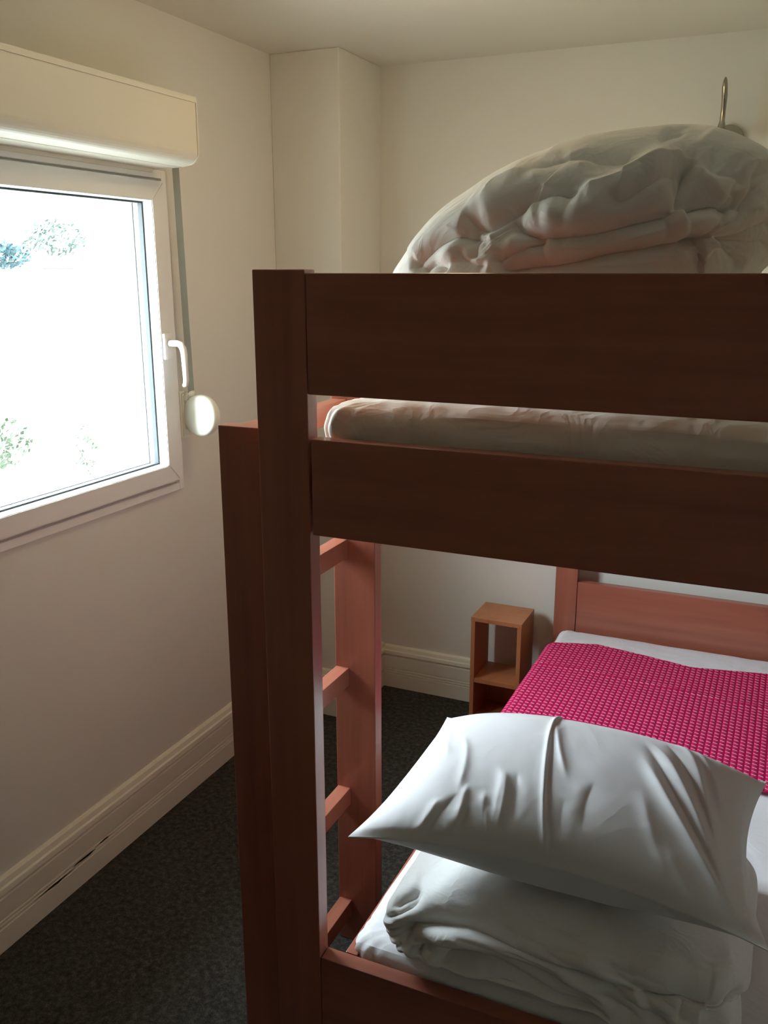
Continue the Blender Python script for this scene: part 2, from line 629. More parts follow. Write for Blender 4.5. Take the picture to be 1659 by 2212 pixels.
obj('hinge_bracket', bm, WINDER, wd)
bm = bmesh.new()
P = [(-1.722, 2.344, 2.060), (-1.724, 2.351, 1.85), (-1.727, 2.360, 1.6), (-1.728, 2.368, 1.366)]
for k in range(len(P) - 1):
    a, b = Vector(P[k]), Vector(P[k + 1])
    w = Vector((0.0070, 0.0070, 0))
    e = Vector((0.0006, -0.0006, 0))
    vs = [bm.verts.new(q) for q in (a - w - e, a + w - e, a + w + e, a - w + e, b - w - e, b + w - e, b + w + e, b - w + e)]
    for f in ((0, 1, 2, 3), (7, 6, 5, 4), (0, 4, 5, 1), (1, 5, 6, 2), (2, 6, 7, 3), (3, 7, 4, 0)):
        bm.faces.new([vs[i] for i in f])
bmesh.ops.recalc_face_normals(bm, faces=bm.faces)
obj('strap', bm, STRAP, wd)

# ------------------------------------------------------------------ lamps
lx, lz = -0.282, 2.150
lamp = thing('wall_lamp', 'slim chrome reading lamp on the back wall above the top bunk', 'wall lamp', (lx, YB, lz))
obj('lamp_base', lathe([(0, 0), (0.050, 0.0), (0.050, 0.010), (0.046, 0.015), (0.020, 0.020), (0.016, 0.030), (0, 0.030)], (lx + 0.016, YB, lz), (0, -1, 0), 48), CHROME, lamp, smooth=True)
obj('lamp_arm', tube([(lx + 0.014, YB - 0.02, lz), (lx + 0.004, YB - 0.07, lz), (lx, YB - 0.10, lz)], [0.012, 0.011, 0.011], 14), CHROME, lamp, smooth=True)
bm = tube([(lx, YB - 0.105, lz - 0.030), (lx, YB - 0.105, lz), (lx, YB - 0.105, lz + 0.020), (lx + 0.001, YB - 0.105, lz + 0.034), (lx + 0.001, YB - 0.105, lz + 0.050), (lx + 0.002, YB - 0.106, lz + 0.085),
           (lx + 0.002, YB - 0.108, lz + 0.120), (lx + 0.001, YB - 0.110, lz + 0.145), (lx + 0.001, YB - 0.111, lz + 0.165), (lx + 0.001, YB - 0.112, lz + 0.174)],
          [0.016, 0.018, 0.017, 0.012, 0.0080, 0.0075, 0.0090, 0.0088, 0.0060, 0.0020], 18)
obj('lamp_head', bm, CHROME, lamp, smooth=True)

cl = thing('ceiling_light', 'round opal ceiling light glowing warm on the ceiling near the window', 'ceiling light', (-0.855, 2.255, ZC))
obj('lamp_ring', lathe([(0.0, 0.0), (0.125, 0.0), (0.130, 0.012), (0.120, 0.022), (0.0, 0.022)], (-0.855, 2.255, ZC), (0, 0, -1), 48), CHROME, cl, smooth=True)
obj('lamp_shade', lathe([(0.118, 0.020), (0.115, 0.040), (0.095, 0.062), (0.060, 0.078), (0.0, 0.085)], (-0.855, 2.255, ZC), (0, 0, -1), 48), OPAL, cl, smooth=True)

# ------------------------------------------------------------------ bunk bed
bed = thing('bunk_bed', 'dark red-brown wooden bunk bed with a ladder on its window side', 'bunk bed', (-0.05, 2.3, 0))
Y0, TH = 1.358, 0.037                  # front face and thickness of the front frame
BX0, BX1 = -0.853, 0.66
pw = 0.101


def bpart(name, b, m, label=None):
    o = obj(name, b, m, bed)
    if label:
        o['label'] = label
    return o


B = 0.0022
bpart('bed_post', box(BX0, BX0 + pw, Y0, Y0 + TH, 0, 1.751, B), WOOD_Z)
bpart('bed_post', box(BX1 - pw, BX1, Y0, Y0 + TH, 0, 1.751, B), WOOD_Z)
bpart('bed_post', box(-0.738, -0.655, 3.245, 3.282, 0, 1.735, B), WOOD_Z)
bpart('bed_post', box(BX1 - 0.20, BX1 - 0.117, 3.245, 3.282, 0, 1.735, B), WOOD_Z)
ix0, ix1 = BX0 + pw, BX1 - pw
bpart('guard_board', box(ix0 + 0.0015, ix1 - 0.0015, Y0 + 0.001, Y0 + 0.030, 1.544, 1.745, B), WOOD_X)
bpart('end_board', box(ix0 + 0.005, ix1 - 0.005, Y0 + 0.001, Y0 + 0.033, 1.294, 1.467, B), WOOD_X)
bpart('lower_end_board', box(ix0 + 0.0015, ix1 - 0.0015, Y0 + 0.001, Y0 + 0.035, 0.215, 0.398, B), WOOD_X)
bpart('headboard', box(-0.653, BX1 - 0.202, 3.247, 3.280, 0.385, 0.612, B), WOOD_X)
bpart('upper_head_board', box(-0.653, BX1 - 0.202, 3.247, 3.280, 1.30, 1.46, B), WOOD_X)
bpart('side_rail', box(-0.712, -0.686, Y0 + TH, 3.245, 0.225, 0.398, B), WOOD_Y)
bpart('side_rail', box(0.515, 0.545, Y0 + TH, 3.245, 0.225, 0.398, B), WOOD_Y)
bpart('side_rail', box(-0.790, -0.762, Y0 + TH, 3.260, 1.300, 1.415, B), WOOD_Y)
bpart('side_rail', box(0.525, 0.555, Y0 + TH, 3.260, 1.300, 1.415, B), WOOD_Y)
bm = bmesh.new()
for i in range(15):
    y = 1.44 + i * 0.127
    box(-0.762, 0.525, y, y + 0.07, 1.345, 1.362, 0, bm=bm)
bpart('slat_base', bm, WOOD_X)
bm = bmesh.new()
for i in range(15):
    y = 1.44 + i * 0.127
    box(-0.686, 0.515, y, y + 0.07, 0.245, 0.262, 0, bm=bm)
bpart('slat_base', bm, WOOD_X)
# ladder: two flat stiles and five rungs, hooked to the window side behind the front post
LX0, LX1 = -0.963, -0.853
bpart('ladder_stile', box(LX0, LX1, Y0 + TH + 0.001, Y0 + TH + 0.038, 0, 1.472, B), WOOD_Z)
bpart('ladder_stile', box(LX0, LX1, 1.853, 1.890, 0, 1.472, B), WOOD_Z)
for z in (0.125, 0.462, 0.797, 1.130, 1.464):
    bpart('ladder_rung', box(LX0 + 0.003, LX0 + 0.038, Y0 + TH + 0.030, 1.856, z - 0.047, z, 0.0015), WOOD_Y)


# ------------------------------------------------------------------ soft things: numpy surfaces
def seg_dist(Q, line):
    """Q (n,2); signed distance to a polyline (left of its direction is positive) and the position along it 0..1"""
    L = np.asarray(line, float)
    best = np.full(len(Q), 1e9)
    sd = np.zeros(len(Q))
    tt = np.zeros(len(Q))
    ln = np.hypot(*(L[1:] - L[:-1]).T)
    cum = np.concatenate([[0], np.cumsum(ln)])
    for k in range(len(L) - 1):
        a, b = L[k], L[k + 1]
        d = b - a
        t = np.clip(((Q - a) @ d) / (d @ d), 0, 1)
        c = a + t[:, None] * d
        r = Q - c
        dist = np.hypot(r[:, 0], r[:, 1])
        m = dist < best
        sgn = np.where(d[0] * r[:, 1] - d[1] * r[:, 0] >= 0, 1.0, -1.0)
        best[m] = dist[m]
        sd[m] = (dist * sgn)[m]
        tt[m] = ((cum[k] + t * ln[k]) / cum[-1])[m]
    return sd, tt


def smooth_line(pts, n=3):
    P = np.asarray(pts, float)
    for _ in range(n):
        Q = [P[0]]
        for a, b in zip(P[:-1], P[1:]):
            Q += [0.75 * a + 0.25 * b, 0.25 * a + 0.75 * b]
        Q.append(P[-1])
        P = np.array(Q)
    return P


def sstep(x):
    x = np.clip(x, 0, 1)
    return x * x * (3 - 2 * x)


def taper(t, a=0.22):
    return sstep(t / a) * sstep((1 - t) / a)


def flap(Q, line, amp, fall=0.05, sharp=0.006, groove=0.5, gw=0.012, ta=0.22):
    """a layer that ends along the line: raised on the left side, with a crease just right of it"""
    d, t = seg_dist(Q, smooth_line(line))
    e = taper(t, ta)
    up = np.where(d >= 0, np.exp(-np.maximum(d, 0) / fall), 0) * sstep((d + sharp) / (2 * sharp))
    up = np.where(d < 0, sstep((d + sharp) / (2 * sharp)), up)
    gr = np.exp(-((d + gw) / gw) ** 2)
    return e * (amp * up - groove * amp * gr)


def ridge(Q, line, amp, w=0.012, ta=0.3):
    d, t = seg_dist(Q, smooth_line(line))
    return taper(t, ta) * amp * np.exp(-np.abs(d / w) ** 1.6)


def crease(Q, line, amp, w=0.006, side=0.6, sw=0.03, ta=0.25):
    """a tucked valley with cloth swelling on both sides"""
    d, t = seg_dist(Q, smooth_line(line))
    return taper(t, ta) * (-amp * np.exp(-(np.abs(d) / w) ** 1.2) + side * amp * np.exp(-((np.abs(d) - sw) / sw) ** 2))


def vnoise(P, scale, seed=0, octaves=3, stretch=(1, 1, 1)):
    """smooth value noise on 3-D points"""
    rs = np.random.RandomState(seed)
    out = np.zeros(len(P))
    amp, tot = 1.0, 0.0
    P = P * np.array(stretch)
    for o in range(octaves):
        T3 = rs.rand(17, 17, 17)
        q = P * scale * (2 ** o) + rs.rand(3) * 50
        i = np.floor(q).astype(int)
        f = q - i
        f = f * f * (3 - 2 * f)
        r = 0
        for dx in (0, 1):
            for dy in (0, 1):
                for dz in (0, 1):
                    w = (f[:, 0] if dx else 1 - f[:, 0]) * (f[:, 1] if dy else 1 - f[:, 1]) * (f[:, 2] if dz else 1 - f[:, 2])
                    r = r + w * T3[(i[:, 0] + dx) % 17, (i[:, 1] + dy) % 17, (i[:, 2] + dz) % 17]
        out += amp * (r - 0.5)
        tot += amp
        amp *= 0.5
    return out / tot * 2


def fold(Q, line, A, Lu=0.010, Ll=0.040, ta=0.18, bulge=0.35):
    """sharp tuck: the layer on the left of the line swells and rolls over the layer on its right"""
    d, t = seg_dist(Q, smooth_line(line))
    e = taper(t, ta)
    up = -np.exp(-np.maximum(d, 0) / Lu) + bulge * np.exp(-((d - 3.2 * Lu) / (2.6 * Lu)) ** 2)
    lo = -np.exp(-np.maximum(-d, 0) / Ll)
    return e * A * np.where(d >= 0, up, lo)


def pleat(Q, line, A, w=0.012, ta=0.25):
    """sharp-backed raised pleat"""
    d, t = seg_dist(Q, smooth_line(line))
    return taper(t, ta) * A * np.exp(-np.abs(d) / w)


def grid_faces(nu, nv, wrap_u=False, flip=False):
    F = []
    for i in range(nu if wrap_u else nu - 1):
        for j in range(nv - 1):
            a, b = i * nv + j, ((i + 1) % nu) * nv + j
            F.append((a, b, b + 1, a + 1) if not flip else (a, a + 1, b + 1, b))
    return F


def normals(V, Fc):
    Fc = np.asarray(Fc)
    n = np.cross(V[Fc[:, 2]] - V[Fc[:, 0]], V[Fc[:, 3]] - V[Fc[:, 1]])
    N = np.zeros_like(V)
    for k in range(4):
        np.add.at(N, Fc[:, k], n)
    return N / (np.linalg.norm(N, axis=1, keepdims=True) + 1e-12)


# ---- mattresses (rounded slabs under fitted sheets)
def mattress(x0, x1, y0, y1, z0, z1, r, crown, seed, wr=0.004, nx=150, ny=190):
    hx, hy, hz = (x1 - x0) / 2, (y1 - y0) / 2, (z1 - z0) / 2
    c = np.array([(x0 + x1) / 2, (y0 + y1) / 2, (z0 + z1) / 2])
    V, Fc = [], []

    def face(nu, nv, fn, flip):
        base = sum(len(a) for a in V)
        s, t = np.meshgrid(np.linspace(-1, 1, nu), np.linspace(-1, 1, nv), indexing='ij')
        V.append(fn(s.ravel(), t.ravel()))
        Fc.extend([tuple(i + base for i in f) for f in grid_faces(nu, nv, flip=flip)])
    o1 = lambda s: np.ones_like(s)
    nz = 34
    face(nx, ny, lambda s, t: np.c_[s, t, o1(s)], False)
    face(nx, ny, lambda s, t: np.c_[s, t, -o1(s)], True)
    face(nx, nz, lambda s, t: np.c_[s, -o1(s), t], False)
    face(nx, nz, lambda s, t: np.c_[s, o1(s), t], True)
    face(ny, nz, lambda s, t: np.c_[-o1(s), s, t], True)
    face(ny, nz, lambda s, t: np.c_[o1(s), s, t], False)
    U = np.vstack(V)
    P = U * np.array([hx, hy, hz])
    core = np.clip(P, -np.array([hx - r, hy - r, hz - r]), np.array([hx - r, hy - r, hz - r]))
    d = P - core
    ln = np.linalg.norm(d, axis=1, keepdims=True)
    N = d / (ln + 1e-9)
    P = core + N * r
    top = (P[:, 2] > 0)
    P[:, 2] += np.where(top, crown * (1 - (P[:, 0] / hx) ** 4) * (1 - (P[:, 1] / hy) ** 4), 0)
    W = P + c
    k = vnoise(W, 7.0, seed, 3, (1.0, 1.0, 0.5)) * wr
    edge = np.clip((np.abs(P[:, 2]) - (hz - r * 1.6)) / (r * 1.6), 0, 1)
    # gathers at the corners and along the lower hem
    cx = np.clip((np.abs(P[:, 0]) - (hx - 0.10)) / 0.10, 0, 1) * np.clip((np.abs(P[:, 1]) - (hy - 0.14)) / 0.14, 0, 1)
    gather = np.sin((P[:, 0] - P[:, 1]) * 170 + vnoise(W, 9, seed + 1, 2) * 5) * 0.0035 * cx
    diag = W @ np.array([[0.80, 0.0, 0.0], [0.15, 0.6, 0.0], [-0.75, 0.5, 1.0]])
    k = k + wr * 0.9 * (0.5 - np.abs(vnoise(diag, 16, seed + 5, 2, (0.35, 1.0, 2.2)))) * (np.abs(N[:, 2]) < 0.8)
    W = W + N * (k + gather)[:, None]
    return W, Fc


W_, F_ = mattress(-0.752, 0.52, Y0 + TH + 0.003, 3.235, 1.365, 1.522, 0.044, 0.020, 11, 0.007)
um = np_obj('mattress', W_, F_, SHEET_UP, origin=(-0.1, 2.3, 1.365))
tag(um, 'upper mattress in a white fitted sheet, seen between the two dark front boards', 'mattress')
W_, F_ = mattress(-0.704, 0.512, Y0 + TH + 0.006, 3.238, 0.240, 0.426, 0.032, 0.008, 23)
lm = np_obj('mattress', W_, F_, SHEET, origin=(-0.1, 2.3, 0.265))
tag(lm, 'lower mattress in a white sheet, under the crimson throw and the pillow', 'mattress')


# ---- crimson throw lying across the lower bed
def throw():
    nx, ny = 240, 90
    x0, x1 = -0.716, 0.524
    zt, drop = 0.438, 0.20
    s = np.linspace(-drop, (x1 - x0) + drop, nx)
    V, UV = [], []
    r = 0.035
    for a in s:
        fx = np.clip(a / (x1 - x0), 0, 1)
        for j in range(ny):
            b = j / (ny - 1)
            yn = 2.30 + 0.02 * math.sin(a * 5)
            yf = float(np.interp(a, (-0.2, 0.02, 0.18, 0.35, 0.51, 0.74, 1.3), (3.02, 3.035, 3.075, 3.038, 3.000, 3.045, 3.03)))
            y = yn + (yf - yn) * b
            L = x1 - x0
            if a < r:
                q = (r - a)
                th = min(q / r, math.pi / 2)
                x = x0 + r - r * math.sin(th)
                z = zt - r + r * math.cos(th) - max(q - r * math.pi / 2, 0)
            elif a > L - r:
                q = a - (L - r)
                th = min(q / r, math.pi / 2)
                x = x1 - r + r * math.sin(th)
                z = zt - r + r * math.cos(th) - max(q - r * math.pi / 2, 0)
            else:
                x, z = x0 + a, zt
            crown = 0.010 * (1 - (2 * fx - 1) ** 4)
            V.append((x, y, z + crown))
            UV.append((a + 1, y))
    V = np.array(V)
    V[:, 2] += vnoise(V, 5.0, 5, 2) * 0.0025
    # a soft fold line across
    V[:, 2] += 0.003 * np.exp(-((V[:, 1] - 2.83 + 0.10 * (V[:, 0] + 0.5)) / 0.008) ** 2)
    Fc = grid_faces(nx, ny)
    N = normals(V, Fc)
    if N[:, 2].mean() < 0:
        N = -N
    nV = len(V)
    V2 = np.vstack([V + N * 0.004, V + N * 0.0005])
    F2 = [f for f in Fc] + [tuple(i + nV for i in reversed(f)) for f in Fc]
    rim = [i * ny for i in range(nx)] + [(nx - 1) * ny + j for j in range(1, ny)] + [i * ny + ny - 1 for i in range(nx - 2, -1, -1)] + [j for j in range(ny - 2, 0, -1)]
    for a, b in zip(rim, rim[1:] + rim[:1]):
        F2.append((a, b, b + nV, a + nV))
    return V2, F2, np.vstack([UV, UV])


V_, F_, U_ = throw()
tag(np_obj('bed_throw', V_, F_, WAFFLE, origin=(-0.1, 2.7, 0.47), uvs=U_), 'crimson waffle-weave throw across the head end of the lower bed', 'throw')


# ---- duvets: a puffed body with the folds of the cover worked into it
def puff(outline, yc, front, back, nr=190, na=620, pw_=0.55):
    """closed body: outline (x, z) loop at depth yc, bulging to the front and the back"""
    O = smooth_line(list(outline) + [outline[0]], 3)
    seg = np.hypot(*(O[1:] - O[:-1]).T)
    cum = np.concatenate([[0], np.cumsum(seg)])
    tt = np.linspace(0, cum[-1], na, endpoint=False)
    O = np.c_[np.interp(tt, cum, O[:, 0]), np.interp(tt, cum, O[:, 1])]
    cen = O.mean(0)
    V = []
    rho = np.linspace(0, 1, nr) ** 0.85
    rows = np.concatenate([rho, rho[:-1][::-1]])
    side = np.concatenate([-np.ones(nr), np.ones(nr - 1)])
    for i in range(na):
        p = cen + rows[:, None] * (O[i] - cen)
        h = (1 - rows ** 2.4) ** pw_
        y = yc + np.where(side < 0, -front, back) * h
        V.append(np.c_[p[:, 0], y, p[:, 1]])
    V = np.vstack(V)
    nv = len(rows)
    Fc = grid_faces(na, nv, wrap_u=True)
    return V, Fc, nv


def px_line(pts, org, sc, p0, n, ax):
    """crease traced on a zoomed view of the duvet -> coordinates (x, w) on the plane p0, n; w runs along ax"""
    out = []
    for u, v in pts:
        P = on_plane(org[0] + u / sc, org[1] + v / sc, p0, n)
        out.append((P[0], float(np.dot(P - np.array(p0), ax))))
    return out


def upper_duvet():
    yc = 1.74
    px = [(866, 600), (872, 580), (905, 530), (960, 460), (1050, 395), (1140, 345), (1250, 305), (1350, 283), (1470, 274), (1560, 283), (1620, 305), (1659, 335), (1698, 390), (1708, 450), (1694, 520), (1660, 565), (1631, 590)]
    out = [(p[0], p[2]) for p in (on(u, v, 1, yc) for u, v in px)]
    out += [(out[-1][0] - 0.02, 1.60), (out[-1][0] - 0.06, 1.545), (-0.40, 1.540), (-0.66, 1.545), (-0.715, 1.60), (-0.73, 1.68)]
    V, Fc, nv = puff(out, yc, 0.285, 0.30)
    N = normals(V, Fc)
    if (N[:, 1] * (V[:, 1] - yc)).sum() < 0:
        N = -N
        Fc = [tuple(reversed(f)) for f in Fc]
    p0, n, ax = (0, 1.53, 1.75), np.array([0, 1.0, 0]), np.array([0, 0, 1.0])
    K = lambda *pts: px_line(pts, (860, 140), 2.0764, p0, n, ax)
    Q = np.c_[V[:, 0], V[:, 2] - 1.75]
    fr = V[:, 1] < yc
    h = np.zeros(len(V))
    # tucks between the layers: the line runs left to right, the upper layer rolls over the lower one
    h += fold(Q, K((295, 665), (355, 700), (415, 717), (470, 694), (520, 664), (562, 630), (625, 606), (700, 590), (790, 584), (870, 596)), 0.030, 0.012, 0.030, 0.12)
    h += fold(Q, K((525, 664), (560, 712), (620, 747), (700, 765), (800, 765), (920, 750), (1050, 714), (1160, 680), (1285, 656)), 0.040, 0.014, 0.034, 0.08)
    h += fold(Q, K((1275, 658), (1345, 630), (1420, 612), (1490, 618), (1535, 650)), 0.042, 0.012, 0.026, 0.14)
    h += fold(Q, K((450, 885), (540, 838), (625, 796), (705, 766)), 0.022, 0.010, 0.030, 0.15)
    h += fold(Q, K((480, 915), (620, 906), (760, 894), (860, 878), (950, 852), (1100, 838), (1220, 818), (1330, 794), (1405, 774), (1450, 800)), 0.036, 0.013, 0.040, 0.08)
    h += fold(Q, K((955, 596), (1002, 638), (1070, 606), (1160, 556), (1240, 490), (1292, 430)), 0.022, 0.010, 0.030, 0.15)
    h += fold(Q, K((1278, 378), (1340, 398), (1395, 432), (1436, 478), (1500, 498), (1545, 545)), 0.022, 0.010, 0.026, 0.15)
    h += fold(Q, K((560, 474), (640, 470), (720, 436), (830, 420), (900, 434), (960, 443), (1060, 438), (1150, 462)), 0.010, 0.012, 0.040, 0.2)
    h += fold(Q, K((40, 920), (80, 860), (150, 802), (220, 766), (290, 746), (385, 738)), 0.020, 0.009, 0.026, 0.12)
    h += fold(Q, K((90, 925), (140, 872), (200, 884), (255, 918)), 0.014, 0.008, 0.018, 0.15)
    h += fold(Q, K((270, 800), (300, 850), (350, 880), (450, 900)), 0.012, 0.008, 0.020, 0.2)
    # steep tucks with a wall on one side
    h += fold(Q, K((1276, 662), (1274, 590), (1287, 510), (1292, 425)), 0.034, 0.010, 0.016, 0.12, 0.2)
    h += fold(Q, K((368, 872), (366, 800), (378, 738)), 0.014, 0.010, 0.018, 0.2)
    # the bright backs of the rolled folds
    h += pleat(Q, K((850, 594), (960, 563), (1080, 503), (1200, 442), (1290, 398)), 0.014, 0.016, 0.12)
    h += pleat(Q, K((1290, 398), (1345, 470), (1405, 552), (1475, 600)), 0.012, 0.012, 0.12)
    h += ridge(Q, K((640, 690), (800, 690), (980, 660), (1130, 580), (1250, 500)), 0.014, 0.030, 0.15)
    h += pleat(Q, K((560, 640), (625, 618), (720, 604), (840, 606)), 0.006, 0.010)
    h += pleat(Q, K((590, 480), (640, 545), (720, 575), (800, 584)), 0.009, 0.020)
    h += pleat(Q, K((290, 640), (380, 565), (470, 495), (590, 476)), 0.007, 0.020)
    h += pleat(Q, K((730, 420), (800, 390), (860, 362)), 0.004, 0.018)
    h += ridge(Q, K((850, 420), (850, 500), (860, 570)), 0.008, 0.025)
    h += pleat(Q, K((500, 905), (560, 820), (640, 785)), 0.006, 0.010)
    h += pleat(Q, K((740, 810), (880, 835), (1060, 800)), 0.006, 0.014)
    h += pleat(Q, K((1000, 800), (1150, 760), (1300, 700), (1330, 690)), 0.006, 0.014)
    # swirl of the rolled end
    h += fold(Q, K((1560, 440), (1574, 540), (1560, 630), (1520, 700), (1455, 765), (1425, 805))[::-1], 0.026, 0.010, 0.024, 0.12)
    h += fold(Q, K((1470, 560), (1505, 560), (1540, 600), (1535, 655)), 0.016, 0.008, 0.016, 0.2)
    h += fold(Q, K((1450, 803), (1520, 772), (1600, 726), (1680, 680)), 0.016, 0.008, 0.022, 0.12)
    h += fold(Q, K((1450, 806), (1540, 806), (1680, 790)), 0.016, 0.008, 0.022, 0.12)
    h += fold(Q, K((1452, 806), (1495, 856), (1545, 925)), 0.016, 0.009, 0.022, 0.15)
    h += fold(Q, K((1300, 815), (1370, 790), (1450, 775)), 0.014, 0.008, 0.020, 0.2)
    h += pleat(Q, K((1500, 300), (1600, 380), (1640, 500), (1620, 620), (1560, 720)), 0.008, 0.020)
    h += crease(Q, K((1400, 350), (1415, 420), (1430, 470)), 0.009, 0.010, 0.6, 0.02)
    h += crease(Q, K((1150, 335), (1195, 296), (1260, 276)), 0.007, 0.012, 0.6, 0.02)
    back = 0.6 * vnoise(V, 6, 31, 3) * 0.02
    fade = sstep((yc + 0.02 - V[:, 1]) / 0.05)
    fade = np.where(fr, np.maximum(fade, 0.25), 0)
    h = np.where(fr, h * fade, back)
    h += vnoise(V, 9, 3, 3, (1, 1, 1.4)) * 0.003
    V = V + N * h[:, None]
    V[:, 2] = np.maximum(V[:, 2], 1.5440)
    V[:, 1] = np.maximum(V[:, 1], Y0 + TH + 0.004)
    return V, Fc


V_, F_ = upper_duvet()
tag(np_obj('duvet', V_, F_, DUVETCOVER, origin=(-0.2, 1.74, 1.54)), 'crumpled white duvet heaped on the top bunk', 'duvet')


def lower_duvet():
    x0, x1, y0, y1, z0, z1 = -0.632, 0.040, 1.368, 1.90, 0.4345, 0.590
    c = np.array([(x0 + x1) / 2, (y0 + y1) / 2, (z0 + z1) / 2])
    H = np.array([x1 - x0, y1 - y0, z1 - z0]) / 2
    na, nb = 800, 300
    def even(x, y, n, closed):
        """resample a dense curve at equal steps"""
        c = np.concatenate([[0], np.cumsum(np.hypot(np.diff(x), np.diff(y)))])
        q = np.linspace(0, c[-1], n, endpoint=not closed)
        return np.interp(q, c, x), np.interp(q, c, y)
    sg = lambda v, e: np.sign(v) * np.abs(v) ** e
    grade = lambda a0, a1: np.concatenate([[a0], a0 + (a1 - a0) * (0.5 - 0.5 * np.cos(np.linspace(0, math.pi, 4001)[1:]))])
    quads = [grade(k * math.pi / 2, (k + 1) * math.pi / 2) for k in range(4)]
    A = np.concatenate([q[:-1] for q in quads] + [[math.tau]])
    e2 = 0.26
    fx, fy = even(sg(np.cos(A), e2) * H[0], sg(np.sin(A), e2) * H[1], na, True)
    Bq = np.concatenate([-grade(0, math.pi / 2)[::-1], grade(0, math.pi / 2)[1:]])
    e1 = np.where(Bq < 0, 0.16, 0.80)
    pr, ph = even(np.abs(np.cos(Bq)) ** e1 * H[1], sg(np.sin(Bq), e1) * H[2], nb, False)
    pr = pr / H[1]
    V = np.stack([fx[:, None] * pr[None, :], fy[:, None] * pr[None, :], np.repeat(ph[None, :], na, 0)], -1).reshape(-1, 3) + c
    Fc = grid_faces(na, nb, wrap_u=True)
    N = normals(V, Fc)
    if (N * (V - c)).sum() < 0:
        N = -N
        Fc = [tuple(reversed(f)) for f in Fc]
    ax = np.array([0, 0.42, 0.907])
    n = np.array([0, 0.907, -0.42])
    p0 = (0, 1.44, 0.56)
    K = lambda *pts: px_line(pts, (740, 1480), 1.8052, p0, n, ax)
    Q = np.c_[V[:, 0], (V - np.array(p0)) @ ax]
    h = np.zeros(len(V))
    h += fold(Q, K((243, 1045), (240, 978), (290, 925), (370, 888), (470, 894), (560, 918), (640, 960), (730, 1018), (850, 1080), (1000, 1140), (1180, 1185))[::-1][::-1], 0.022, 0.010, 0.030, 0.08)
    h += fold(Q, K((335, 1150), (292, 1085), (290, 1036), (335, 1014), (420, 1034), (560, 1050), (700, 1090), (860, 1170), (1040, 1260)), 0.020, 0.009, 0.026, 0.10)
    h += fold(Q, K((388, 1170), (385, 1095), (420, 1058), (500, 1066), (620, 1100), (760, 1180), (900, 1260), (1050, 1330)), 0.018, 0.009, 0.024, 0.10)
    h += fold(Q, K((470, 1200), (560, 1160), (680, 1195), (800, 1270), (900, 1330)), 0.016, 0.009, 0.022, 0.12)
    h += fold(Q, K((550, 820), (650, 925), (780, 985), (940, 1030), (1100, 1085), (1240, 1135), (1340, 1165)), 0.012, 0.014, 0.030, 0.15)
    h += fold(Q, K((1150, 1190), (1250, 1180), (1335, 1162), (1400, 1202), (1470, 1212), (1570, 1192)), 0.024, 0.010, 0.022, 0.10)
    h += fold(Q, K((1430, 1232), (1500, 1246), (1570, 1226)), 0.014, 0.007, 0.012, 0.12)
    h += fold(Q, K((1400, 1262), (1480, 1296), (1570, 1262)), 0.014, 0.007, 0.014, 0.12)
    h += fold(Q, K((1310, 1300), (1330, 1240), (1335, 1180)), 0.012, 0.008, 0.016, 0.2)
    for a, am in ((((1020, 1030), (1100, 1110), (1240, 1190)), .010), (((880, 1060), (980, 1140), (1120, 1220)), .010), (((760, 960), (900, 1080), (1060, 1150)), .008), (((620, 1000), (760, 1090), (880, 1150)), .008),
              (((450, 960), (560, 1000), (680, 1060)), .007), (((820, 1180), (960, 1270), (1080, 1330)), .010), (((1090, 1210), (1200, 1280), (1300, 1320)), .010), (((1130, 1140), (1240, 1200), (1330, 1270)), .008),
              (((700, 870), (820, 930), (960, 980)), .006), (((960, 1180), (1080, 1250), (1180, 1310)), .009)):
        h += fold(Q, K(*a), am, 0.008, 0.016, 0.3)
    for a in (((165, 955), (230, 938), (320, 905)), ((160, 985), (215, 975), (270, 955)), ((160, 1030), (200, 1020), (240, 1005)), ((190, 1085), (230, 1060), (250, 1030)), ((175, 905), (260, 872), (330, 800)), ((215, 865), (280, 822), (320, 790))):
        h += fold(Q, K(*a), 0.011, 0.006, 0.010, 0.25)
    h *= 1.35
    side = np.exp(-((V[:, 0] - x1) / 0.03) ** 2)
    h += side * 0.006 * np.sin((V[:, 2] - z0) * 110 + vnoise(V, 6, 9, 2) * 2)
    h += vnoise(V, 5, 17, 3) * 0.007
    low = sstep((V[:, 2] - z0) / 0.03)
    V = V + N * (h * (0.3 + 0.7 * low))[:, None]
    V[:, 2] = np.maximum(V[:, 2], z0)
    V[:, 1] = np.maximum(V[:, 1], 1.366)
    return V, Fc


V_, F_ = lower_duvet()
tag(np_obj('duvet', V_, F_, DUVETCOVER_LOW, origin=(-0.29, 1.65, 0.475)), 'folded white duvet at the foot of the lower bed, beneath the pillow', 'duvet')


